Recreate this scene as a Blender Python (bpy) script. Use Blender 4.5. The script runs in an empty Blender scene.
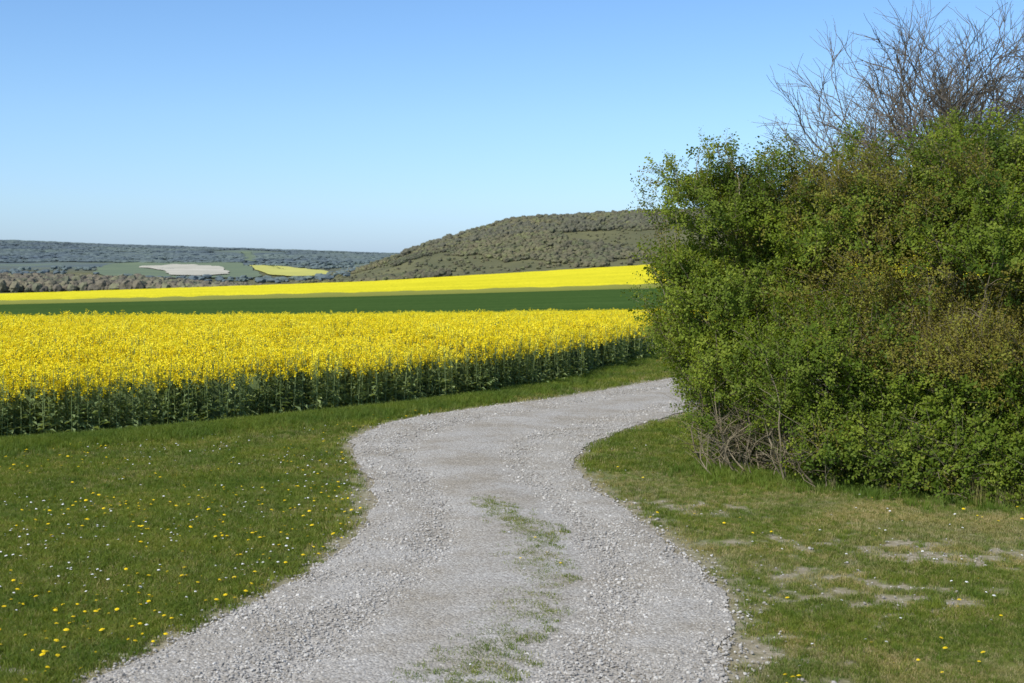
import bpy, math, random
import numpy as np
from mathutils import Vector
random.seed(7); rng=np.random.default_rng(7)
F=1400.0; CX=512.0; HZ=258.0; H=2.6
scene=bpy.context.scene

# ------------------------------------------------------------ noise
def _h(ix,iy,s):
    v=np.sin(ix*127.1+iy*311.7+s*74.7)*43758.5453
    return v-np.floor(v)
def vn(x,y,s=0):
    x=np.asarray(x,float);y=np.asarray(y,float)
    ix=np.floor(x);iy=np.floor(y);fx=x-ix;fy=y-iy
    fx=fx*fx*(3-2*fx);fy=fy*fy*(3-2*fy)
    a=_h(ix,iy,s);b=_h(ix+1,iy,s);c=_h(ix,iy+1,s);d=_h(ix+1,iy+1,s)
    return (a*(1-fx)+b*fx)*(1-fy)+(c*(1-fx)+d*fx)*fy
def fbm(x,y,s=0,o=4):
    r=0;a=0.5;t=0
    for i in range(o):
        r=r+a*vn(np.asarray(x)*2**i,np.asarray(y)*2**i,s+i*13);t+=a;a*=0.5
    return r/t
# ------------------------------------------------------------ terrain
D=[5,32,45,120,300,600,700,850,1000,1200,1500,2500,2900,3100,3400,4200,4700,6500]
ZL=[0,0,-.35,-3.7,-7,-13.7,-16,-15,-14,-22,-18,-9.9,14,17,12,54,58,-20]
ZM=[0,0,-.35,-3.35,-5.1,-8.1,-14,-20,-22,-24,-19,-9.9,2,4,2,14,16,-20]
ZR=[0,0,-.3,-3.0,-3.2,-.4,-6,-12,-15,-15,-15,-10,0,0,0,8,8,-20]
LD=np.linspace(math.log(5),math.log(6500),900)
def tab(Z):
    z=np.interp(np.exp(LD),D,Z); k=9
    zp=np.pad(z,k,mode='edge'); return np.convolve(zp,np.ones(2*k+1)/(2*k+1),mode='valid')
TL,TM,TR=tab(ZL),tab(ZM),tab(ZR)
hx=np.array([325,345,372,400,430,480,530,580,640,760,1100,1500]); hy=np.array([285,280,273,263,252,239,231,227,222,220,226,250])
HX=(hx-CX)/F; HZZ=2.6+(HZ-hy)*1500/F
def terr(x,y):
    x=np.asarray(x,float);y=np.asarray(y,float)
    d=np.clip(y,5,6400);l=np.log(d);t=x/np.maximum(y,5)
    a=np.interp(l,LD,TL);b=np.interp(l,LD,TM);c=np.interp(l,LD,TR)
    t=np.clip(t,-.6,.3)
    z=np.where(t<-.1,b+(a-b)*(t+.1)/(-.266),b+(c-b)*(t+.1)/.21)
    hz=np.interp(x/1500.0,HX,HZZ,left=-60)
    g=np.exp(-((y-1500)/330.0)**2)
    hill=np.maximum(hz+26,0)*g
    hill=hill*(1+.14*(fbm(x/90,y/120,6)-.5))
    z=z+hill+ np.clip((d-700)/1500,0,1)*(fbm(x/260,y/260,5)-.5)*12
    return z
def unproj(px,py):
    ds=np.exp(np.linspace(math.log(4),math.log(6000),6000))
    t=(px-CX)/F; rz=H-(py-HZ)/F*ds
    z=terr(t*ds,ds); i=np.argmax(z>=rz)
    if not (z>=rz).any(): i=len(ds)-1
    return t*ds[i],ds[i]
# ------------------------------------------------------------ track outline
Lp=[(-260,760),(60,700),(95,683),(180,641),(270,597),(330,562),(365,532),(378,505),(370,480),(353,457),(352,440),(385,424),(430,415),(480,408),(560,398),(620,388),(680,377),(800,366),(1000,360)]
Rp=[(700,760),(712,700),(722,683),(729,640),(727,610),(715,585),(690,560),(652,530),(610,500),(580,478),(571,464),(588,444),(630,428),(680,413),(760,400),(860,388),(1000,380)]
Lw=np.array([unproj(*p) for p in Lp]); Rw=np.array([unproj(*p) for p in Rp])
def resamp(P,n):
    P=np.array(P);s=np.r_[0,np.cumsum(np.hypot(*np.diff(P,axis=0).T))]
    u=np.linspace(0,s[-1],n)
    Q=np.c_[np.interp(u,s,P[:,0]),np.interp(u,s,P[:,1])]
    for _ in range(3):
        Q[1:-1]=(Q[:-2]+2*Q[1:-1]+Q[2:])/4
    return Q
NT=260
Le=resamp(Lw,NT);Re=resamp(Rw,NT)
poly=np.vstack([Le[::3],Re[::-3]])
def inpoly(x,y,P):
    c=np.zeros(len(x),bool);j=len(P)-1
    for i in range(len(P)):
        xi,yi=P[i];xj,yj=P[j]
        if yi!=yj:
            m=((yi>y)!=(yj>y))&(x<(xj-xi)*(y-yi)/(yj-yi)+xi)
            c^=m
        j=i
    return c
def dline(x,y,P):
    r=np.full(len(x),1e9)
    for i in range(len(P)-1):
        a=P[i];b=P[i+1];ab=b-a;L=max((ab**2).sum(),1e-9)
        t=np.clip(((x-a[0])*ab[0]+(y-a[1])*ab[1])/L,0,1)
        r=np.minimum(r,np.hypot(x-a[0]-t*ab[0],y-a[1]-t*ab[1]))
    return r
def sdtrack(x,y):
    d=np.minimum(dline(x,y,Le[::4]),dline(x,y,Re[::4]))
    return np.where(inpoly(x,y,poly),-d,d)
# rape front edge
Ep=[(-260,470),(-100,456),(0,445),(100,438),(200,429),(300,418),(400,408),(480,397),(560,383),(610,370),(650,357),(700,345),(800,338),(1000,330)]
Ew=np.array([unproj(*p) for p in Ep])
Et=Ew[:,0]/Ew[:,1]
def dedge(t): return np.interp(t,Et,Ew[:,1])
mid=np.array([unproj(*p) for p in [(482,500),(512,520),(538,550),(545,580),(526,612),(500,645),(458,690),(420,730)]])
pat=[(680,507,50,6),(735,513,24,4),(825,543,60,7),(900,548,60,15),(960,560,55,8),(765,655,60,28),(20,676,70,9),(640,505,30,8),(1010,550,30,8),(700,600,20,30),(860,600,90,14),(790,575,60,8)]
patw=[]
for px,py,rx,ry in pat:
    x,d=unproj(px,py); patw.append((x,d,rx/F*d,ry*d*d/(F*H)))
def bare(x,y):
    n=fbm(x*1.3,y*1.3,3); n2=fbm(x*7,y*7,9)
    b=np.zeros(len(x))
    for cx,cy,rx,ry in patw:
        b=np.maximum(b,np.exp(-(((x-cx)/rx)**2+((y-cy)/ry)**2)*.6))
    b=np.clip((b*.98+(n-.5)*1.0+(n2-.5)*3.2)-.42,0,1)*(b>.08)
    s=sdtrack(x,y)
    e=np.clip(1-s/(.06+.75*n*n2*2),0,1)
    return np.clip(np.maximum(b*1.3,e),0,1)
# ------------------------------------------------------------ helpers
def link(o,parent=None,hide=False):
    scene.collection.objects.link(o)
    if parent: o.parent=parent
    return o
def gridmesh(name,X,Y,Z,mats,attrs={},smooth=True):
    r,c=X.shape; V=np.stack([X,Y,Z],-1).reshape(-1,3)
    i=np.arange(r*c).reshape(r,c)
    f=np.stack([i[:-1,:-1],i[:-1,1:],i[1:,1:],i[1:,:-1]],-1).reshape(-1,4)
    me=bpy.data.meshes.new(name)
    me.vertices.add(len(V));me.vertices.foreach_set('co',V.ravel())
    me.loops.add(f.size);me.loops.foreach_set('vertex_index',f.ravel())
    me.polygons.add(len(f));me.polygons.foreach_set('loop_start',np.arange(0,f.size,4));me.polygons.foreach_set('loop_total',np.full(len(f),4))
    if smooth: me.polygons.foreach_set('use_smooth',np.ones(len(f),bool))
    me.update(calc_edges=True)
    for k,v in attrs.items():
        a=me.attributes.new(k,'FLOAT','POINT');a.data.foreach_set('value',np.asarray(v,float).ravel())
    for m in mats: me.materials.append(m)
    return bpy.data.objects.new(name,me)
class MB:
    def __init__(s): s.v=[];s.f=[];s.m=[]
    def face(s,pts,m=0):
        b=len(s.v);s.v+= [tuple(p) for p in pts];s.f.append(tuple(range(b,b+len(pts))));s.m.append(m)
    def tube(s,P,R,n=4,m=0):
        b0=len(s.v)
        for i,p in enumerate(P):
            d=(P[min(i+1,len(P)-1)]-P[max(i-1,0)])
            if d.length<1e-6: d=Vector((0,0,1))
            d.normalize();u=d.orthogonal().normalized() if abs(d.z)>.95 else d.cross(Vector((0,0,1))).normalized()
            w=d.cross(u)
            for k in range(n):
                a=2*math.pi*k/n;q=p+(u*math.cos(a)+w*math.sin(a))*R[i];s.v.append((q.x,q.y,q.z))
        for i in range(len(P)-1):
            for k in range(n):
                s.f.append((b0+i*n+k,b0+i*n+(k+1)%n,b0+(i+1)*n+(k+1)%n,b0+(i+1)*n+k));s.m.append(m)
    def obj(s,name,mats,smooth=False):
        me=bpy.data.meshes.new(name);me.from_pydata(s.v,[],s.f)
        for m in mats: me.materials.append(m)
        me.polygons.foreach_set('material_index',s.m)
        if smooth: me.polygons.foreach_set('use_smooth',[True]*len(s.f))
        me.update();return bpy.data.objects.new(name,me)
def coll(name,objs):
    c=bpy.data.collections.new(name)
    for o in objs:c.objects.link(o)
    return c
def scatter(name,P,rot,scl,c,parent=None,realize=False):
    P=np.asarray(P,float);n=len(P)
    me=bpy.data.meshes.new(name);me.vertices.add(n);me.vertices.foreach_set('co',P.ravel())
    a=me.attributes.new('rot','FLOAT_VECTOR','POINT');a.data.foreach_set('vector',np.asarray(rot,float).ravel())
    scl=np.asarray(scl,float)
    if scl.ndim==1: scl=np.repeat(scl[:,None],3,1)
    a=me.attributes.new('scl','FLOAT_VECTOR','POINT');a.data.foreach_set('vector',scl.ravel())
    a=me.attributes.new('idx','INT','POINT');a.data.foreach_set('value',rng.integers(0,1000,n).astype(np.int32))
    a=me.attributes.new('rnd','FLOAT','POINT');a.data.foreach_set('value',rng.random(n))
    me.update()
    o=link(bpy.data.objects.new(name,me),parent)
    g=bpy.data.node_groups.new(name+'_nodes','GeometryNodeTree')
    g.interface.new_socket('Geometry',in_out='INPUT',socket_type='NodeSocketGeometry')
    g.interface.new_socket('Geometry',in_out='OUTPUT',socket_type='NodeSocketGeometry')
    N=g.nodes;Lk=g.links
    gi=N.new('NodeGroupInput');go=N.new('NodeGroupOutput');ip=N.new('GeometryNodeInstanceOnPoints')
    ci=N.new('GeometryNodeCollectionInfo');ci.inputs['Collection'].default_value=c
    ci.inputs['Separate Children'].default_value=True;ci.inputs['Reset Children'].default_value=True
    def na(nm,t):
        q=N.new('GeometryNodeInputNamedAttribute');q.data_type=t;q.inputs['Name'].default_value=nm
        return [s for s in q.outputs if s.enabled and s.name=='Attribute'][0]
    er=N.new('FunctionNodeEulerToRotation')
    Lk.new(na('rot','FLOAT_VECTOR'),er.inputs[0])
    Lk.new(gi.outputs[0],ip.inputs['Points']);Lk.new(ci.outputs[0],ip.inputs['Instance'])
    ip.inputs['Pick Instance'].default_value=True
    Lk.new(na('idx','INT'),ip.inputs['Instance Index']);Lk.new(er.outputs[0],ip.inputs['Rotation'])
    Lk.new(na('scl','FLOAT_VECTOR'),ip.inputs['Scale'])
    last=ip.outputs[0]
    if realize:
        ri=N.new('GeometryNodeRealizeInstances');Lk.new(last,ri.inputs[0]);last=ri.outputs[0]
    Lk.new(last,go.inputs[0])
    md=o.modifiers.new('scatter','NODES');md.node_group=g
    return o
# ------------------------------------------------------------ materials
def newmat(name):
    m=bpy.data.materials.new(name);m.use_nodes=True;nt=m.node_tree;nt.nodes.clear()
    out=nt.nodes.new('ShaderNodeOutputMaterial');return m,nt,out
def ramp(nt,fac,stops,interp='LINEAR'):
    r=nt.nodes.new('ShaderNodeValToRGB');r.color_ramp.interpolation=interp
    e=r.color_ramp.elements
    while len(e)<len(stops): e.new(.5)
    for i,(p,c) in enumerate(stops): e[i].position=p;e[i].color=(*c,1)
    nt.links.new(fac,r.inputs[0]);return r.outputs[0]
def noise(nt,scale,detail=4,rough=.6,vec=None,dist=0):
    n=nt.nodes.new('ShaderNodeTexNoise');n.inputs['Scale'].default_value=scale;n.inputs['Detail'].default_value=detail
    n.inputs['Roughness'].default_value=rough;n.inputs['Distortion'].default_value=dist
    if vec is not None: nt.links.new(vec,n.inputs['Vector'])
    return n.outputs[0]
def pos(nt,scale=(1,1,1)):
    g=nt.nodes.new('ShaderNodeNewGeometry');m=nt.nodes.new('ShaderNodeMapping');m.inputs['Scale'].default_value=scale
    nt.links.new(g.outputs['Position'],m.inputs[0]);return m.outputs[0]
def mix(nt,f,a,b,bt='MIX'):
    m=nt.nodes.new('ShaderNodeMix');m.data_type='RGBA';m.blend_type=bt
    for s,v in ((m.inputs[0],f),(m.inputs[6],a),(m.inputs[7],b)):
        if isinstance(v,(int,float)): s.default_value=v
        elif isinstance(v,tuple): s.default_value=(*v,1)
        else: nt.links.new(v,s)
    return m.outputs[2]
def attr(nt,n):
    a=nt.nodes.new('ShaderNodeAttribute');a.attribute_name=n;return a.outputs['Fac']
def leafmat(name,stops,trans=.35,rough=.6,useattr=False,patch=None):
    m,nt,out=newmat(name);oi=nt.nodes.new('ShaderNodeObjectInfo')
    col=ramp(nt,attr(nt,'rnd') if useattr else oi.outputs['Random'],stops)
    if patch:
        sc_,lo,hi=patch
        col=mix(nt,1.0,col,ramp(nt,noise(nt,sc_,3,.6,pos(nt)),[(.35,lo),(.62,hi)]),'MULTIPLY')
    d=nt.nodes.new('ShaderNodeBsdfPrincipled');d.inputs['Roughness'].default_value=rough;d.inputs['Specular IOR Level'].default_value=.2
    t=nt.nodes.new('ShaderNodeBsdfTranslucent');x=nt.nodes.new('ShaderNodeMixShader');x.inputs[0].default_value=trans
    tc=mix(nt,1.0,col,(1.25,1.15,.5),'MULTIPLY')
    nt.links.new(col,d.inputs['Base Color']);nt.links.new(tc,t.inputs[0])
    nt.links.new(d.outputs[0],x.inputs[1]);nt.links.new(t.outputs[0],x.inputs[2]);nt.links.new(x.outputs[0],out.inputs[0])
    return m
def surf(nt,out,col,bump=None,bstr=.5,bdist=.05,rough=.9,spec=.05):
    d=nt.nodes.new('ShaderNodeBsdfPrincipled');d.inputs['Roughness'].default_value=rough;d.inputs['Specular IOR Level'].default_value=spec
    if isinstance(col,tuple): d.inputs['Base Color'].default_value=(*col,1)
    else: nt.links.new(col,d.inputs['Base Color'])
    if bump is not None:
        b=nt.nodes.new('ShaderNodeBump');b.inputs['Strength'].default_value=bstr;b.inputs['Distance'].default_value=bdist
        nt.links.new(bump,b.inputs['Height']);nt.links.new(b.outputs[0],d.inputs['Normal'])
    nt.links.new(d.outputs[0],out.inputs[0])
# ground
m_ground,nt,out=newmat('grass_and_soil')
g1=ramp(nt,noise(nt,1.2,6,.65,pos(nt)),[(.3,(.085,.12,.022)),(.5,(.12,.155,.032)),(.7,(.18,.18,.055))])
so=ramp(nt,noise(nt,14,6,.75,pos(nt)),[(.3,(.16,.14,.08)),(.55,(.32,.28,.20)),(.75,(.52,.49,.43))])
c=mix(nt,attr(nt,'bare'),g1,so)
farc=ramp(nt,noise(nt,.012,8,.65,pos(nt)),[(.35,(.095,.10,.055)),(.5,(.125,.125,.065)),(.65,(.17,.165,.08))])
c=mix(nt,attr(nt,'far'),c,farc)
vfar_haze=ramp(nt,noise(nt,.005,6,.6,pos(nt)),[(.38,(.10,.13,.14)),(.52,(.12,.15,.14)),(.66,(.15,.19,.135))])  # far ground colour with distance haze tinted in
c=mix(nt,attr(nt,'vfar_haze'),c,vfar_haze)
surf(nt,out,c,noise(nt,25,6,.7,pos(nt)),.6,.03)
# gravel sheet
m_grav,nt,out=newmat('gravel')
v=nt.nodes.new('ShaderNodeTexVoronoi');v.inputs['Scale'].default_value=52;nt.links.new(pos(nt),v.inputs['Vector'])
c1=ramp(nt,v.outputs['Color'],[(.1,(.26,.243,.215)),(.5,(.37,.35,.317)),(.9,(.48,.46,.422))])
c2=ramp(nt,noise(nt,1.1,6,.65,pos(nt)),[(.35,(.80,.76,.69)),(.6,(1,1,1))])
surf(nt,out,mix(nt,1.0,c1,c2,'MULTIPLY'),v.outputs['Distance'],.8,-.010)
m_stone,nt,out=newmat('limestone_chips')
oi=nt.nodes.new('ShaderNodeObjectInfo')
surf(nt,out,ramp(nt,oi.outputs['Random'],[(0,(.24,.222,.195)),(.5,(.375,.354,.32)),(.93,(.48,.46,.42)),(1,(.60,.58,.54))]),noise(nt,60,3),.3,.01)
gp=(.9,(.80,.88,.9),(1.12,1.06,1.0))
m_grass=leafmat('grass_blades',[(0,(.10,.155,.019)),(.45,(.16,.215,.030)),(.8,(.215,.26,.045)),(1,(.32,.29,.11))],.42,patch=gp)
m_grassdry=leafmat('dry_grass_blades',[(0,(.21,.225,.055)),(.5,(.31,.275,.11)),(1,(.45,.38,.21))],.35,patch=gp)
m_tall=leafmat('verge_grass',[(0,(.10,.165,.02)),(.6,(.155,.225,.034)),(1,(.21,.25,.065))],.42,patch=gp)
m_rleaf=leafmat('rapeseed_leaf',[(0,(.17,.235,.10)),(.6,(.235,.31,.125)),(1,(.30,.37,.15))],.42)
m_rflow=leafmat('rapeseed_flower',[(0,(.86,.72,.018)),(.6,(.93,.80,.03)),(1,(.95,.86,.07))],.40)
m_bark,nt,out=newmat('bark')
surf(nt,out,ramp(nt,noise(nt,6,5,.6,pos(nt)),[(.3,(.12,.10,.06)),(.7,(.26,.22,.15))]),noise(nt,40,4),.5,.02)
m_tbark,nt,out=newmat('tree_bark')
surf(nt,out,ramp(nt,noise(nt,5,5,.6,pos(nt)),[(.3,(.095,.08,.063)),(.7,(.165,.142,.112))]),noise(nt,40,4),.5,.02)
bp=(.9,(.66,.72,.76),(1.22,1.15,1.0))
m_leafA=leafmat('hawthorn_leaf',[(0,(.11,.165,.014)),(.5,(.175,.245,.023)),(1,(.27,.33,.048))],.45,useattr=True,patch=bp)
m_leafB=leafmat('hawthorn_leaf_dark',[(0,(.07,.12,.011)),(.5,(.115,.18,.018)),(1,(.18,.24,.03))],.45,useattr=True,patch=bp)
m_leafC=leafmat('budding_leaf',[(0,(.16,.13,.025)),(.5,(.22,.205,.03)),(1,(.26,.28,.04))],.42,useattr=True)
m_bud,nt,out=newmat('tree_buds');surf(nt,out,(.17,.14,.08))
m_wheat,nt,out=newmat('young_wheat')
w=ramp(nt,noise(nt,.9,5,.6,pos(nt,(.02,.35,1)),.5),[(.3,(.036,.075,.018)),(.5,(.048,.092,.023)),(.7,(.075,.125,.035))])
wv=nt.nodes.new('ShaderNodeTexNoise');wv.inputs['Scale'].default_value=1.5;nt.links.new(pos(nt),wv.inputs['Vector'])
surf(nt,out,mix(nt,.35,w,ramp(nt,wv.outputs[0],[(.3,(.025,.055,.014)),(.7,(.075,.13,.034))])),wv.outputs[0],.6,.1,1,0)
def rapesheet(name,sc,a,b,c_):
    m,nt,out=newmat(name)
    n1=noise(nt,sc,6,.75,pos(nt));n2=noise(nt,.03,4,.6,pos(nt,(1,1,1)))
    col=ramp(nt,n1,[(.32,a),(.5,b),(.68,c_)])
    col=mix(nt,1.0,col,ramp(nt,n2,[(.3,(.82,.84,.8)),(.6,(1,1,1))]),'MULTIPLY')
    surf(nt,out,col,n1,.8,.3,1,0);return m
m_rs1=rapesheet('rapeseed_understory',9,(.18,.21,.05),(.48,.45,.04),(.72,.61,.02))
m_rs2=rapesheet('rapeseed_canopy',1.5,(.52,.47,.03),(.74,.65,.03),(.83,.75,.05))
m_skirt,nt,out=newmat('rapeseed_stems')
surf(nt,out,ramp(nt,noise(nt,7,5,.7,pos(nt,(1,1,.25))),[(.35,(.07,.095,.04)),(.65,(.15,.20,.08))]))
m_skirt2,nt,out=newmat('crop_margin');surf(nt,out,(.20,.21,.05))
def flat(name,cols,sc=.02):
    m,nt,out=newmat(name);surf(nt,out,ramp(nt,noise(nt,sc,6,.65,pos(nt)),[(.3,cols[0]),(.7,cols[1])]),rough=1,spec=0);return m
m_chalk=flat('pale_soil',((.36,.355,.29),(.54,.51,.43)),.012);m_pgreen=flat('distant_pasture_hazed',((.13,.17,.125),(.17,.215,.135)),.01)  # pasture green has distance haze mixed into its colour
m_yel=flat('distant_rapeseed',((.42,.42,.13),(.52,.50,.14)))
def crownmat(name,stops,sc,lo,hi,bd,big=None):
    m,nt,out=newmat(name);oi=nt.nodes.new('ShaderNodeObjectInfo')
    col=ramp(nt,oi.outputs['Random'],stops)
    n=noise(nt,sc,5,.75,pos(nt))
    col=mix(nt,1.0,col,ramp(nt,n,[(.35,(lo,lo,lo)),(.65,(hi,hi,hi*.97))]),'MULTIPLY')
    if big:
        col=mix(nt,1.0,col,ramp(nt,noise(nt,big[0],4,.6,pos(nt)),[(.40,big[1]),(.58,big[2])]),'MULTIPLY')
    surf(nt,out,col,n,.6,bd,1,0);return m
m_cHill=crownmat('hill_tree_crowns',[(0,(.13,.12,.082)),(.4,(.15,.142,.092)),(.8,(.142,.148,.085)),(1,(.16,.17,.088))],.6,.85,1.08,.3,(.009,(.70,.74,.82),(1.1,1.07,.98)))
m_cCrest=crownmat('crest_tree_crowns',[(0,(.105,.105,.08)),(.5,(.12,.117,.085)),(1,(.13,.136,.085))],.6,.85,1.08,.3)
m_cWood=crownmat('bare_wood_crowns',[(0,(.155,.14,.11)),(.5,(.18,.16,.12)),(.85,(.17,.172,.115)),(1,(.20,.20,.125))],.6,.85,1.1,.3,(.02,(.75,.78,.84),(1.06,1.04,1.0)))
m_cFarHaze=crownmat('far_wood_crowns_hazed',[(0,(.108,.138,.160)),(.6,(.115,.146,.160)),(1,(.12,.153,.155))],.1,.97,1.03,.05,(.0035,(.90,.92,.97),(1.16,1.16,1.02)))  # bluish air haze is painted into these crown colours
m_dand,nt,out=newmat('dandelion_petals');surf(nt,out,(.85,.62,.02))
m_daisy,nt,out=newmat('daisy_petals');surf(nt,out,(.8,.8,.78))
# ------------------------------------------------------------ ground
ys=np.r_[np.arange(-12,7,1.0),np.arange(7,14,.08),np.arange(14,24,.12),np.arange(24,34,.25),np.exp(np.linspace(math.log(34),math.log(6400),330))]
ts=np.r_[np.linspace(-1.6,-.42,30,endpoint=False),np.linspace(-.42,.42,340),np.linspace(.42,1.6,31)[1:]]
Y,T=np.meshgrid(ys,ts,indexing='ij')
X=T*np.where(Y<30,np.maximum(Y,-11)*.6+12,Y)
Z=terr(X,Y)
fx,fy=X.ravel(),Y.ravel();B=np.zeros(len(fx));mk=(fy>2)&(fy<60)&(np.abs(fx)<25)
B[mk]=bare(fx[mk],fy[mk])
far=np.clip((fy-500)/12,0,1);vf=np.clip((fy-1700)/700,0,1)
ground=link(gridmesh('ground',X,Y,Z,[m_ground],{'bare':B,'far':far,'vfar_haze':vf}))
# ------------------------------------------------------------ track
u=np.linspace(0,1,24)[None,:]
wob=lambda P,s:(fbm(P[:,0]*3,P[:,1]*3,s)-.5)*.22
cL=Le+np.c_[wob(Le,1),wob(Le,2)];cR=Re+np.c_[wob(Re,4),wob(Re,6)]
TX=cL[:,0][:,None]*(1-u)+cR[:,0][:,None]*u;TY=cL[:,1][:,None]*(1-u)+cR[:,1][:,None]*u
rel=.03*np.sin(np.pi*u)**.5*np.ones_like(TX)+ (fbm(TX*1.5,TY*1.5,8)-.5)*.02
rut=-.018*(np.exp(-((u-.25)/.1)**2)+np.exp(-((u-.75)/.1)**2))
TZ=terr(TX,TY)+.008+np.clip(rel+rut,0,1)
link(gridmesh('gravel_track',TX,TY,TZ,[m_grav]))
# stones
def jit(n,lo,hi): return rng.uniform(lo,hi,n)
import bmesh
stones=[]
for k in range(5):
    bm=bmesh.new();bmesh.ops.create_icosphere(bm,subdivisions=1,radius=1)
    for v_ in bm.verts:
        v_.co*=random.uniform(.7,1.15);v_.co.z*=.6;v_.co.x*=random.choice((1,1.0,1.3))**.3
    me=bpy.data.meshes.new('stone_chip');bm.to_mesh(me);bm.free();me.materials.append(m_stone);stones.append(bpy.data.objects.new('stone_chip',me))
cst=coll('stone_chips',stones)
n=420000;sy=jit(n,6,30);sx=rng.uniform(-1,1,n)*(.25*sy+4)+.1*sy
keep=rng.random(n)<np.minimum(1,(10/sy)**1.5)
sx,sy=sx[keep],sy[keep];sd=sdtrack(sx,sy)
k2=(sd<.02)|((sd<.5)&(rng.random(len(sx))<np.exp(-np.maximum(sd,0)/.10)*.5))|((bare(sx,sy)>.6)&(rng.random(len(sx))<.06))
sx,sy,sd=sx[k2],sy[k2],sd[k2]
nn=len(sx);ssz=np.minimum(np.exp(rng.normal(math.log(.0092),.38,nn)),.024)*np.clip(sy/14,1,1.5)**.4
scatter('gravel_stones',np.c_[sx,sy,terr(sx,sy)+.014+.008*(sd<-.1)],np.c_[jit(nn,-.5,.5),jit(nn,-.5,.5),jit(nn,0,6.28)],ssz,cst)
print('stones',nn)
# ------------------------------------------------------------ grass
def tuft(name,mat,nb,h,r,w,lean=.5):
    b=MB()
    for i in range(nb):
        a=random.uniform(0,6.28);rr=r*math.sqrt(random.random());p=Vector((math.cos(a)*rr,math.sin(a)*rr,0))
        hh=h*random.uniform(.45,1.1);la=random.uniform(0,6.28);l=Vector((math.cos(la),math.sin(la),0))*hh*random.uniform(.1,lean)
        s=Vector((math.cos(a+1),math.sin(a+1),0))*w*random.uniform(.7,1.2)
        m1=p+l*.35+Vector((0,0,hh*.6));tip=p+l+Vector((0,0,hh*random.uniform(.85,1)))
        b.face([p-s,p+s,m1+s*.7,m1-s*.7],0);b.face([m1-s*.7,m1+s*.7,tip],0)
    return b.obj(name,[mat])
cg=coll('grass_tufts',[tuft('grass_tuft',m_grass,26,.05,.075,.0028,1.1) for _ in range(5)])
cgd=coll('dry_grass_tufts',[tuft('dry_grass_tuft',m_grassdry,22,.042,.075,.0028,1.2) for _ in range(3)])
cgs=coll('strip_tufts',[tuft('strip_grass_tuft',m_grass,11,.045,.06,.0028,1.1) for _ in range(5)])
cgt=coll('verge_tufts',[tuft('verge_grass_tuft',m_tall,30,.14,.10,.004,.8) for _ in range(4)])
cdry=coll('dry_stalks',[tuft('dry_stalk_tuft',m_grassdry,30,.55,.12,.004,.35) for _ in range(3)])
n=215000;gy=7+ (50-7)*rng.random(n)**1.6;gx=rng.uniform(-.5,.48,n)*(gy+2)
wgt=np.minimum(1,(20/gy)**1.0)
kp=rng.random(n)<wgt;gx,gy=gx[kp],gy[kp]
kp=gy<dedge(gx/gy)+.3;gx,gy=gx[kp],gy[kp]
sd=sdtrack(gx,gy);bb=bare(gx,gy)
kp=(sd>0)&(rng.random(len(gx))>bb*1.1)
gx,gy,sd=gx[kp],gy[kp],sd[kp]
# sparse tufts for the grassy strip between the wheel tracks
n=60000;mx_=jit(n,-1.6,1.6);my_=jit(n,6.5,16);dm=dline(mx_,my_,mid)
lim=(.14+.40*fbm(mx_*2.0,my_*2.0,21)**1.2)*np.clip((16.5-my_)/3,.35,1)
kp=(dm<lim)&(fbm(mx_*12,my_*12,33)>.42+.12*dm/lim)&(rng.random(n)<.9-.65*dm/lim)&(sdtrack(mx_,my_)<-.3)
mx_,my_=mx_[kp],my_[kp];k=len(mx_)
scatter('track_strip_grass',np.c_[mx_,my_,terr(mx_,my_)+.02],np.c_[np.zeros((k,2)),jit(k,0,6.28)],jit(k,.5,1.0),cgs)
hn=fbm(gx*.9,gy*.9,40)
right=(gx>0)&(sd>0)&(gy<17)
dry=rng.random(len(gx))<np.where(right,.22+.85*np.clip((fbm(gx*.8,gy*.8,55)-.38)*3,0,1),.06+.35*np.clip((fbm(gx*.7,gy*.7,56)-.5)*3,0,1))
sc=(.5+.9*hn)*np.where(right,.7,1)*np.clip(1+ (gy-10)/40,.8,1.5)
for nm,m_,cc in (('grass',~dry,cg),('dry_grass',dry,cgd)):
    q=m_;k=q.sum();scatter(nm,np.c_[gx[q],gy[q],terr(gx[q],gy[q])+.004],np.c_[np.zeros((k,2)),jit(k,0,6.28)],sc[q],cc)
print('grass',len(gx))
n=22000;vt=jit(n,-.5,.3);de=dedge(vt);vy=de-np.abs(rng.normal(0,.5,n))*np.clip(de/20,.8,2.5);vx=vt*de
kp=(sdtrack(vx,vy)>.15);vx,vy=vx[kp],vy[kp];k=len(vx)
scatter('verge_grass',np.c_[vx,vy,terr(vx,vy)],np.c_[np.zeros((k,2)),jit(k,0,6.28)],jit(k,.5,1.1),cgt)
n=5200;vx=rng.uniform(-.5,.45,n);vy=jit(n,7.5,26);vx=vx*vy;kp=(fbm(vx*.8,vy*.8,44)>.5)&(sdtrack(vx,vy)>.25)&(vy<dedge(vx/vy));vx,vy=vx[kp],vy[kp];k=len(vx)
scatter('coarse_grass',np.c_[vx,vy,terr(vx,vy)],np.c_[np.zeros((k,2)),jit(k,0,6.28)],jit(k,.3,.65)*np.where(vx>0,.75,1),cgt)
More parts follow.
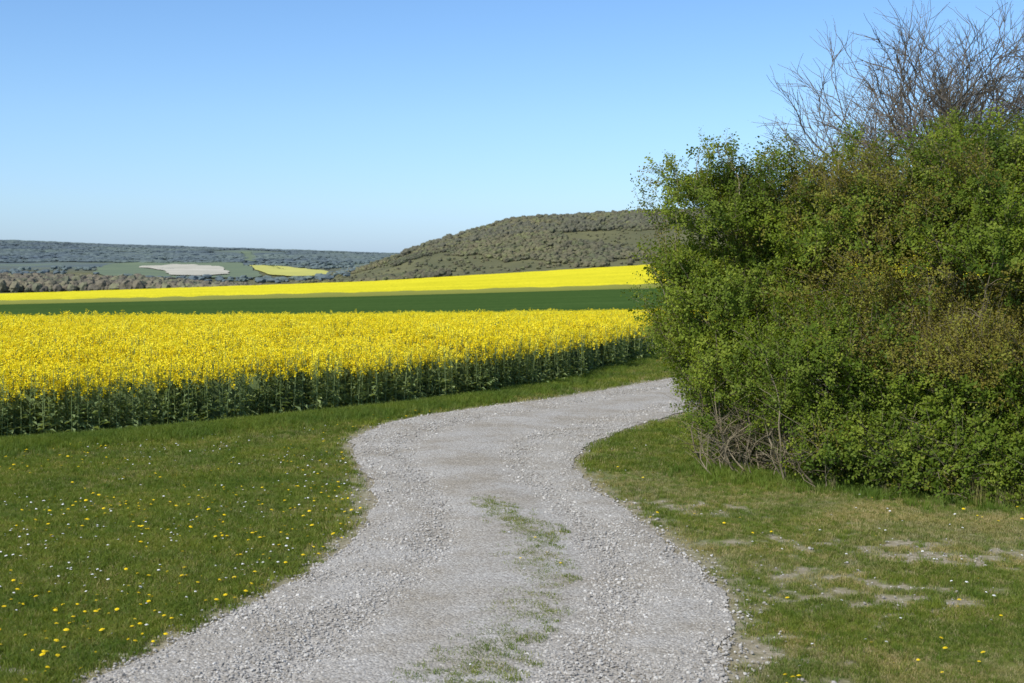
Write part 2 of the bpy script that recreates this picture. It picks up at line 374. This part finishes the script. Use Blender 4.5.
# flowers
def flower(name,mat,r,h,petals):
    b=MB();b.tube([Vector((0,0,0)),Vector((.004,0,h))],[.002,.002],3,0)
    c0=Vector((.004,0,h+.3*r))
    for ring,(rr,zz) in enumerate(((r,.0),(r*.65,.25*r))):
        for i in range(petals):
            a=2*math.pi*i/petals+ring*.3;a2=a+2*math.pi/petals*.8
            b.face([c0+Vector((0,0,zz)),c0+Vector((math.cos(a)*rr,math.sin(a)*rr,zz-.1*r)),c0+Vector((math.cos(a2)*rr,math.sin(a2)*rr,zz-.1*r))],1)
    return b.obj(name,[m_grass,mat])
cd=coll('dandelion_heads',[flower('dandelion',m_dand,.021,.06,12),flower('dandelion',m_dand,.017,.04,12)])
cda=coll('daisy_heads',[flower('daisy',m_daisy,.013,.05,10)])
def flowers(nm,c_,n,th,seed,szr):
    y=jit(n,7.5,24);x=rng.uniform(-.45,.45,n)*y
    d_=fbm(x*.5,y*.5,seed);pr=np.clip((d_-th)*5,0.02,1)*np.where(x>0,.22,1)
    kp=(rng.random(n)<pr)&(y<dedge(x/y)-.2);x,y=x[kp],y[kp];s=sdtrack(x,y)
    kp=(s>.1)|((dline(x,y,mid)<.2)&(rng.random(len(x))<.8));x,y=x[kp],y[kp];k=len(x)
    scatter(nm,np.c_[x,y,terr(x,y)],np.c_[jit(k,-.3,.3),jit(k,-.3,.3),jit(k,0,6.28)],jit(k,*szr),c_);print(nm,k)
flowers('dandelions',cd,4600,.42,70,(.5,1.0));flowers('daisies',cda,3600,.45,90,(.6,1.05))
# ------------------------------------------------------------ rapeseed
def rape(name):
    b=MB()
    for s in range(9):
        a=random.uniform(0,6.28);rr=.34*math.sqrt(random.random());p=Vector((math.cos(a)*rr,math.sin(a)*rr,0))
        hh=random.uniform(.78,1.04);tip=p+Vector((random.uniform(-.07,.07),random.uniform(-.07,.07),hh))
        b.tube([p,(p+tip)/2+Vector((random.uniform(-.02,.02),0,0)),tip],[.008,.007,.004],3,0)
        for l in range(18):
            f=random.uniform(.08,.84);q=p.lerp(tip,f);la=random.uniform(0,6.28);L=random.uniform(.07,.17)*(1.25-f)
            dr=Vector((math.cos(la),math.sin(la),random.uniform(-.3,.6)));sd_=Vector((-math.sin(la),math.cos(la),0))*L*.26
            mdp=q+dr*L*.6;b.face([q,mdp+sd_,q+dr*L+Vector((0,0,-.35*L)),mdp-sd_],0)
        heads=[(tip,1)]
        for l in range(random.randint(3,5)):
            f=random.uniform(.56,.86);q=p.lerp(tip,f);la=random.uniform(0,6.28);L=random.uniform(.07,.15)
            e=q+Vector((math.cos(la)*L*.7,math.sin(la)*L*.7,L*random.uniform(1,1.5)));b.tube([q,e],[.005,.003],3,0);heads.append((e,.85))
        for c_,z in heads:
            for i in range(int(16*z)):
                o=Vector((random.gauss(0,.019),random.gauss(0,.019),random.gauss(-.02,.032)))*z
                n_=Vector((random.gauss(0,1),random.gauss(0,1),random.gauss(.8,.8))).normalized();u_=n_.orthogonal().normalized();w_=n_.cross(u_);r_=random.uniform(.010,.016)
                q=c_+o;b.face([q+u_*r_,q+w_*r_,q-u_*r_,q-w_*r_],1)
    return b.obj(name,[m_rleaf,m_rflow])
cr=coll('rapeseed_plants',[rape('rapeseed_plant') for _ in range(6)])
def strip(t0,t1,d0f,d1,spf):
    X_=[];Y_=[]
    d=18.0
    while d<d1:
        sp=spf(d);xx=np.arange(t0*d,t1*d,sp);xx=xx+rng.uniform(-.45,.45,len(xx))*sp;yy=d+rng.uniform(-.45,.45,len(xx))*sp
        kp=yy>d0f(xx/yy)+.1+.5*vn(xx*1.5,yy*.5,2);X_.append(xx[kp]);Y_.append(yy[kp]);d+=sp
    return np.concatenate(X_),np.concatenate(Y_)
rx,ry=strip(-.5,.26,dedge,121,lambda d:.38 if d<40 else (.48 if d<60 else .72))
k=len(rx);print('rape',k)
rs=(.84+.32*fbm(rx*.5,ry*.5,77))*np.where(rng.random(k)<.05,1.12,1)*np.where(ry>60,1.06,1)
rape_parent=link(bpy.data.objects.new('rapeseed_field',None))
scatter('plants',np.c_[rx,ry,terr(rx,ry)],np.c_[jit(k,-.06,.06),jit(k,-.06,.06),jit(k,0,6.28)],rs,cr,rape_parent)
def sheet(name,t0,t1,nt_,d0f,d1,nd,h,mats,skirt=True,parent=None,wob_=0):
    tt=np.linspace(t0,t1,nt_);s=np.linspace(0,1,nd)**1.5
    d0=d0f(tt)
    Yy=d0[None,:]+(d1-d0)[None,:]*s[:,None];Xx=tt[None,:]*Yy
    Zz=terr(Xx,Yy)+h+wob_*(fbm(Xx*.3,Yy*.3,3)-.5)
    if skirt:
        Yy=np.vstack([Yy[:1]-.05,Yy]);Xx=np.vstack([Xx[:1],Xx]);Zz=np.vstack([terr(Xx[:1],Yy[:1])-.05,Zz])
        Yy=np.vstack([Yy,Yy[-1:]+.1]);Xx=np.vstack([Xx,Xx[-1:]]);Zz=np.vstack([Zz,terr(Xx[-1:],Yy[-1:])-.05])
    o=gridmesh(name,Xx,Yy,Zz,mats,smooth=not skirt)
    if skirt and len(mats)>1:
        mi=np.zeros(len(o.data.polygons),np.int32);mi[:nt_-1]=1;mi[-(nt_-1):]=1;o.data.polygons.foreach_set('material_index',mi)
    return link(o,parent)
sheet('understory',-.52,.30,300,lambda t:dedge(t)+1.0,np.full(300,120.),160,.68,[m_rs1,m_skirt],True,rape_parent,.1)
sheet('wheat_field',-.7,.5,200,lambda t:np.full_like(t,121.5),np.full(200,259.),90,.25,[m_wheat],False)
sheet('rapeseed_field',-.7,.5,240,lambda t:262+1.5*np.sin(t*9),np.linspace(600,605,240),140,1.0,[m_rs2,m_skirt2],True,None,.5)
# ------------------------------------------------------------ distant fields
def polyfield(name,pts,mat,h):
    P=np.array([unproj(*q) for q in pts]);c0=P.mean(0)
    o=[]
    for i in range(len(P)):
        a=P[i];b=P[(i+1)%len(P)]
        for s in np.linspace(0,1,8,endpoint=False): o.append(a*(1-s)+b*s)
    o=np.array(o);
    for _ in range(3): o=(np.roll(o,1,0)+2*o+np.roll(o,-1,0))/4
    o=o+(np.c_[fbm(o[:,0]/60,o[:,1]/60,3),fbm(o[:,0]/60,o[:,1]/60,4)]-.5)*np.array([14,60])
    r=np.linspace(1,.0,14)[:,None];X_=c0[0]+(np.r_[o[:,0],o[:1,0]][None]-c0[0])*r;Y_=c0[1]+(np.r_[o[:,1],o[:1,1]][None]-c0[1])*r
    link(gridmesh(name,X_,Y_,terr(X_,Y_)+h,[mat]));return o
quads=[polyfield('pasture_field',[(95,277),(180,279),(262,279),(252,268),(238,262),(150,262),(100,265)],m_pgreen,1.2),
 polyfield('ploughed_field',[(168,276.5),(200,277.5),(231,275.5),(222,269),(200,265.5),(165,265.5),(138,268.5),(160,270)],m_chalk,2.2),
 polyfield('rapeseed_field',[(266,276),(300,277),(329,276.5),(330,272.5),(290,268),(244,264)],m_yel,1.5),
 polyfield('pasture_field',[(243,262),(258,262),(252,252),(240,252)],m_pgreen,2.0)]
# ------------------------------------------------------------ distant woods
def crown(name,mat,r,hh,seed,sub=2):
    bm=bmesh.new();bmesh.ops.create_icosphere(bm,subdivisions=sub,radius=1)
    rr=random.Random(seed)
    for v_ in bm.verts:
        v_.co*=rr.uniform(.72,1.2);v_.co.x*=r;v_.co.y*=r;v_.co.z=v_.co.z*hh*.5+hh*.42
    me=bpy.data.meshes.new(name);bm.to_mesh(me);bm.free();me.materials.append(mat);return bpy.data.objects.new(name,me)
def woods(nm,mat,r,hh,x,y,s):
    c_=coll(nm+'_crowns',[crown('tree_crown',mat,r,hh,i) for i in range(5)]);k=len(x)
    scatter(nm,np.c_[x,y,terr(x,y)],np.c_[np.zeros((k,2)),jit(k,0,6.28)],np.c_[s,s,s*jit(k,.7,1.25)],c_);print(nm,k)
n=15000;x=jit(n,-620,-100);y=jit(n,740,1030);kp=((x/y<-.19)|((x/y<-.12)&(rng.random(n)<.35)));x,y=x[kp],y[kp]
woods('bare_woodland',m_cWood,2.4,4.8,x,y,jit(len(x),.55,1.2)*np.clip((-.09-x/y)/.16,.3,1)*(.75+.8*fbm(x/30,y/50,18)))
n=40000;x=jit(n,-230,700);y=jit(n,1080,1560)
d_=fbm(x/70,y/110,15);low=np.clip((1330-y)/200,0,1)
kp=(np.interp(x/1500,HX,HZZ,left=-60)>-25)&((d_>.40+.16*low)|(rng.random(n)<.10));x,y=x[kp],y[kp];d_=d_[kp]
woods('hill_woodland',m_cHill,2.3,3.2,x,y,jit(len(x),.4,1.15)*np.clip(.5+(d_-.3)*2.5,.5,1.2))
n=9000;x=jit(n,-110,600);y=jit(n,1320,1540);d_=fbm(x/60,y/90,19)
kp=d_>.52-.10*np.clip((x-20)/150,-.6,1);x,y=x[kp],y[kp]
woods('crest_woodland',m_cCrest,2.7,4.6,x,y,jit(len(x),.5,1.2))
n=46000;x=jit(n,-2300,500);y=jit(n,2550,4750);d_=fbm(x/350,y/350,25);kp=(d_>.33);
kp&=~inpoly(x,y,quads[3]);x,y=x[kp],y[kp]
woods('far_woodland',m_cFarHaze,11,3.6,x,y,jit(len(x),.5,1.1))
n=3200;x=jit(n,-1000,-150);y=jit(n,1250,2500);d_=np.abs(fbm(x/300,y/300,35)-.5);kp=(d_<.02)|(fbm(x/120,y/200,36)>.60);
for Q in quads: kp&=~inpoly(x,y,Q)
x,y=x[kp],y[kp];woods('valley_hedgerow',m_cFarHaze,5,5,x,y,jit(len(x),.5,1.1))
# ------------------------------------------------------------ hawthorn bushes
def spray(name,mat,L,nl,ls):
    b=MB();P=[Vector((0,0,0)),Vector((random.uniform(-.03,.03),random.uniform(-.03,.03),L*.5)),Vector((random.uniform(-.05,.05),random.uniform(-.05,.05),L))]
    b.tube(P,[.003,.002,.001],3,0)
    for i in range(nl):
        f=random.uniform(.05,1);q=P[0].lerp(P[1],f*2) if f<.5 else P[1].lerp(P[2],f*2-1)
        a=random.uniform(0,6.28);dr=Vector((math.cos(a),math.sin(a),random.uniform(-.3,1.0))).normalized();l=ls*random.uniform(.6,1.25)
        sd_=dr.cross(Vector((random.gauss(0,.4),random.gauss(0,.4),1))).normalized()*l*.38
        q=q+dr*random.uniform(0,.06);m_=q+dr*l*.55
        b.face([q,m_+sd_,q+dr*l,m_-sd_],1)
    return b.obj(name,[m_bark,mat])
cA=coll('leafy_twigs',[spray('leafy_twig',m_leafA,.28,31,.038) for _ in range(6)])
cB=coll('dark_leafy_twigs',[spray('leafy_twig',m_leafB,.28,31,.038) for _ in range(6)])
cC=coll('budding_twigs',[spray('budding_twig',m_leafC,.32,24,.030) for _ in range(6)])
def dirrot(dv):
    dv=dv/np.linalg.norm(dv,axis=1)[:,None]
    return np.c_[np.zeros(len(dv)),np.arccos(np.clip(dv[:,2],-1,1)),np.arctan2(dv[:,1],dv[:,0])]
def E(px,py,d,rpx,rpz,ryd,n,tag='A'):
    return ((px-CX)/F*d,d,H-(py-HZ)/F*d,rpx/F*d,ryd,rpz/F*d,n,tag)
def bush(name,els,shoots,base,nst,lowgap=.05):
    par=link(bpy.data.objects.new(name,None))
    G={'A':[],'B':[],'C':[]};R={'A':[],'B':[],'C':[]}
    targets=[]
    for (cx,cy,cz,rx_,ry_,rz_,n_,tag) in els:
        v_=rng.normal(size=(n_*2,3));v_/=np.linalg.norm(v_,axis=1)[:,None]
        back=(v_[:,1]>.35)&(rng.random(len(v_))<.6);v_=v_[~back]
        r_=np.maximum(1-np.abs(rng.normal(0,.24,len(v_))),.15)
        lump=1+.44*(fbm(np.arctan2(v_[:,1],v_[:,0])*2.6+cx,v_[:,2]*3.6+cz,61,3)-.5)*2
        P_=v_*(r_*lump)[:,None]*np.array([rx_,ry_,rz_])+np.array([cx,cy,cz])
        g_=fbm(P_[:,0]*2.0+P_[:,1]*.9,P_[:,2]*2.2-P_[:,1]*.7,66,3)
        kp=(P_[:,2]>.06)&(g_>.395+lowgap*np.clip((1.5-P_[:,2])/.8,0,1));P_=P_[kp][:n_];v_=v_[kp][:n_]
        dv=v_*.8+np.array([0,0,.55])+rng.normal(0,.45,P_.shape)
        cn=fbm(P_[:,0]*1.1,P_[:,2]*1.1,81,3)+rng.normal(0,.06,len(P_))
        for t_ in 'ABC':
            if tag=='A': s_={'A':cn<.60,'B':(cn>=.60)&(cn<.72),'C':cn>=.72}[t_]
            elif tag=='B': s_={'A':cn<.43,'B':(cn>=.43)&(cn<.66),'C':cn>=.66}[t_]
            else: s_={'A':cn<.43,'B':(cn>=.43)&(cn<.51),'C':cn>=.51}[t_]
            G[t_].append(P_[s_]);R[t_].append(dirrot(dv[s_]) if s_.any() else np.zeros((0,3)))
        if len(P_): targets.append(P_[rng.integers(0,len(P_),60)])
    tg=np.vstack(targets)
    b=MB()
    for i in range(nst):
        f=random.random();bx=np.interp(f,[0,1],[base[0][0],base[1][0]])+random.gauss(0,.12);by=np.interp(f,[0,1],[base[0][1],base[1][1]])+random.gauss(.25,.4)
        t_=tg[np.argsort(np.abs(tg[:,0]-bx)+np.abs(tg[:,1]-by)*.4+rng.uniform(0,1.6,len(tg)))[0]]
        p0=Vector((bx,by,-.03));p3=Vector(t_)
        p1=p0+Vector((random.gauss(0,.22),random.gauss(-.08,.14),max(p3.z,.6)*.40));p2=p0.lerp(p3,.65)+Vector((random.gauss(0,.2),random.gauss(-.08,.12),.2))
        pts=[]
        for q in np.linspace(0,1,8):
            pts.append(p0*(1-q)**3+p1*3*q*(1-q)**2+p2*3*q*q*(1-q)+p3*q**3+Vector((random.gauss(0,.022),random.gauss(0,.022),0)))
        r0=random.uniform(.006,.015);b.tube(pts,[r0*(1-.75*j/7) for j in range(8)],4,0)
        for j in range(7):
            q0=pts[random.randint(1,7)];dd=Vector((random.gauss(0,.6),random.gauss(-.3,.6),random.uniform(.0,1))).normalized()*random.uniform(.2,.5)
            b.tube([q0,q0+dd*.5+Vector((0,0,.03)),q0+dd],[.005,.0035,.002],3,0)
            if random.random()<.5:
                d2=dd.normalized()*.3+Vector((random.gauss(0,.2),random.gauss(0,.2),.1));b.tube([q0+dd*.5,q0+dd*.5+d2],[.003,.0015],3,0)
    for (x0,y0,z0,x1,y1,z1) in shoots:
        p0=Vector((x0,y0,z0));p3=Vector((x1,y1,z1));k_=7
        pts=[p0.lerp(p3,q)+Vector((0,0,.18*math.sin(q*3.0)))+Vector((random.gauss(0,.015),random.gauss(0,.015),0)) for q in np.linspace(0,1,k_)]
        b.tube(pts,[.007*(1-.8*j/(k_-1)) for j in range(k_)],3,0)
        for j in range(k_):
            for _ in range(2):
                if random.random()<.7:
                    t_='A' if random.random()<.7 else 'C'
                    G[t_].append(np.array([pts[j]])+rng.normal(0,.02,(1,3)));R[t_].append(dirrot(np.array([p3-p0])+rng.normal(0,.5,(1,3))))
    link(b.obj('stems',[m_bark]),par)
    for t_,c_ in (('A',cA),('B',cB),('C',cC)):
        Q=np.vstack(G[t_]);k=len(Q)
        if k: scatter('foliage_'+t_.lower(),Q,np.vstack(R[t_]),jit(k,.6,1.15),c_,par,realize=True)
    print(name,sum(len(q) for t in G for q in G[t]))
def W(px,py,d): return ((px-CX)/F*d,d,H-(py-HZ)/F*d)
def shoots(lst,n_):
    o=[]
    for (px,py,d,qx,qy) in lst:
        for _ in range(n_):
            a=W(px+random.uniform(-22,22),py+random.uniform(-10,25),d+random.uniform(-.8,.8));dd=a[1]+random.uniform(-.3,.3)
            c_=W(qx+random.uniform(-20,20),qy+random.uniform(-14,16),dd);o.append((*a,*c_))
    return o
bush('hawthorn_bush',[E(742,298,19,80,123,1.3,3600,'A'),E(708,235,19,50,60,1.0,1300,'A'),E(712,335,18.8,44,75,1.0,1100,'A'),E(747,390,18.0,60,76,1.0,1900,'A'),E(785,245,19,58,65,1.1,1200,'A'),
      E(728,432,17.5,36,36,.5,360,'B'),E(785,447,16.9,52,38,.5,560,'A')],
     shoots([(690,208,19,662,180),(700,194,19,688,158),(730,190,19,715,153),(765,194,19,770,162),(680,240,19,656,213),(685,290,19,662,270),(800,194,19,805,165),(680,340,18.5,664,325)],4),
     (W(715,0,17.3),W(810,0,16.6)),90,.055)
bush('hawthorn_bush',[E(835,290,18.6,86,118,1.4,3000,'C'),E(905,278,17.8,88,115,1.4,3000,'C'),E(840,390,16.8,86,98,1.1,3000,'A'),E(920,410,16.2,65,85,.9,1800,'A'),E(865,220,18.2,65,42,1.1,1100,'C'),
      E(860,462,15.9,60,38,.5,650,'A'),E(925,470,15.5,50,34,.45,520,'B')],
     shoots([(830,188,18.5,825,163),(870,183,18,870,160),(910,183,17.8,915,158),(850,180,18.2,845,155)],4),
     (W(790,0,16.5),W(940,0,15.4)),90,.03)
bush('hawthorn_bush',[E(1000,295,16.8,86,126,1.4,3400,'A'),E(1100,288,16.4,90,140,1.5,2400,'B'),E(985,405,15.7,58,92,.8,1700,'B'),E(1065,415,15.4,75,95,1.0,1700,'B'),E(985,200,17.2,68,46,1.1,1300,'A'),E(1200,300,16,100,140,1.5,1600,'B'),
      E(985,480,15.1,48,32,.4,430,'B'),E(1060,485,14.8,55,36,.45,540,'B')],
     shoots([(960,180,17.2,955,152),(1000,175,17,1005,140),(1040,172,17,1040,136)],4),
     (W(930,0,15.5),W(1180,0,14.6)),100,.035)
n=60;f=jit(n,0,1)**.4;x=np.interp(f,[0,1],[W(700,0,17.1)[0],W(1060,0,14.4)[0]])+rng.normal(0,.15,n);y=np.interp(f,[0,1],[17.1,14.4])+rng.normal(0,.2,n)
scatter('dry_stalks',np.c_[x,y,terr(x,y)],np.c_[np.zeros((n,2)),jit(n,0,6.28)],jit(n,.25,.8)*(.3+.7*f),cdry)
n=1100;f=jit(n,0,1);x=np.interp(f,[0,1],[W(700,0,17.0)[0],W(1100,0,14.3)[0]])+rng.normal(0,.25,n);y=np.interp(f,[0,1],[17.0,14.3])+rng.normal(0,.35,n)
scatter('hedge_foot_grass',np.c_[x,y,terr(x,y)],np.c_[np.zeros((n,2)),jit(n,0,6.28)],jit(n,.4,1.0),cgt)
# ------------------------------------------------------------ bare trees
def tree(name,x,y,h,seed,spread):
    R=random.Random(seed);par=link(bpy.data.objects.new(name,None));b=MB();buds=[]
    def grow(p,d,L,r,lev):
        pts=[p];dd=d.copy();ns=4
        for i in range(ns):
            dd=(dd+Vector((R.gauss(0,.15),R.gauss(0,.15),R.gauss(.03,.09)))).normalized();pts.append(pts[-1]+dd*L/ns)
        rr=[r*(1-.45*i/ns) for i in range(ns+1)]
        b.tube(pts,rr,5 if lev<3 else 3,0)
        if lev>=6:
            for q in pts[1:]: buds.append(q)
            return
        nc=3 if lev<4 else (4 if lev<5 else 5)
        for i in range(nc):
            k=ns if i==0 else R.randint(1,ns);q=pts[k]
            o=Vector((R.gauss(0,1),R.gauss(0,1),R.gauss(0,.5)));o=(o-dd*o.dot(dd)).normalized()
            a=R.uniform(.1,.3) if i==0 else R.uniform(.4,.95)
            nd=(dd*math.cos(a)+o*math.sin(a)*spread).normalized()
            grow(q,nd,L*R.uniform(.66,.86),max(r*.62,.0052),lev+1)
    base=Vector((x,y,float(terr(x,y))))
    tr=[base,base+Vector((.05,0,h*.15)),base+Vector((0,.05,h*.3))]
    b.tube(tr,[.17,.13,.11],8,0)
    for i in range(8):
        a=i*.9+R.uniform(-.3,.3);l_=.52 if i<6 else .16;grow(tr[2]+Vector((0,0,-.06*i)),Vector((math.cos(a)*l_*spread,math.sin(a)*l_*spread,1)).normalized(),h*R.uniform(.21,.235),.062,1)
    link(b.obj('trunk_and_branches',[m_tbark]),par)
    bd=MB()
    for q in buds:
        if R.random()<.8:
            o=Vector((R.gauss(0,.03),R.gauss(0,.03),R.gauss(0,.03)));s=R.uniform(.009,.016)
            c_=q+o;bd.face([c_+Vector((s,0,0)),c_+Vector((0,s,s)),c_+Vector((-s,0,.5*s))],0)
    link(bd.obj('buds',[m_bud]),par)
tree('bare_tree',(955-CX)/F*26,26,7.25,3,.82)
tree('bare_tree',(1065-CX)/F*27,27,7.6,8,.9)
bush('ivy_shrub',[E(950,165,24,34,44,.7,500,'B'),E(1020,172,23,60,40,.9,600,'C')],[],(W(930,0,24),W(960,0,24)),12)
# ------------------------------------------------------------ light, sky, camera
el=math.radians(43);az=Vector((-.70,-.71,0)).normalized()
sv=Vector((az.x*math.cos(el),az.y*math.cos(el),math.sin(el)))
sun=bpy.data.lights.new('sun','SUN');sun.energy=5.0;sun.angle=math.radians(.5);sun.color=(1,.955,.87)
so_=link(bpy.data.objects.new('sun',sun));so_.rotation_euler=sv.to_track_quat('Z','Y').to_euler()
w=bpy.data.worlds.new('World');scene.world=w;w.use_nodes=True;nt=w.node_tree
bg=nt.nodes['Background'];sk=nt.nodes.new('ShaderNodeTexSky');sk.sky_type='NISHITA';sk.sun_disc=False
sk.sun_elevation=el;sk.sun_rotation=math.atan2(az.x,az.y)%(2*math.pi);sk.air_density=1.0;sk.dust_density=.4;sk.ozone_density=2.0
tc=nt.nodes.new('ShaderNodeTexCoord');sx_=nt.nodes.new('ShaderNodeSeparateXYZ');nt.links.new(tc.outputs['Generated'],sx_.inputs[0])
tint=ramp(nt,sx_.outputs['Z'],[(0,(.60,.83,1.40)),(.04,(.68,.90,1.32)),(.10,(.72,.93,1.23)),(.19,(.69,.91,1.19)),(.6,(.95,1,1.05))])
col=mix(nt,1.0,sk.outputs[0],tint,'MULTIPLY')
nt.links.new(col,bg.inputs[0]);bg.inputs[1].default_value=.135
cam=bpy.data.cameras.new('camera');co=link(bpy.data.objects.new('camera',cam));scene.camera=co
co.location=(0,0,H);co.rotation_euler=(math.radians(90),0,0);cam.lens=F/1024*36;cam.sensor_width=36
cam.shift_y=-(341.5-HZ)/1024;cam.clip_end=12000;cam.clip_start=.1
cam.dof.use_dof=True;cam.dof.focus_distance=15.0;cam.dof.aperture_fstop=4.0
scene.view_settings.view_transform='Standard'
scene.view_settings.look='None';scene.view_settings.exposure=0
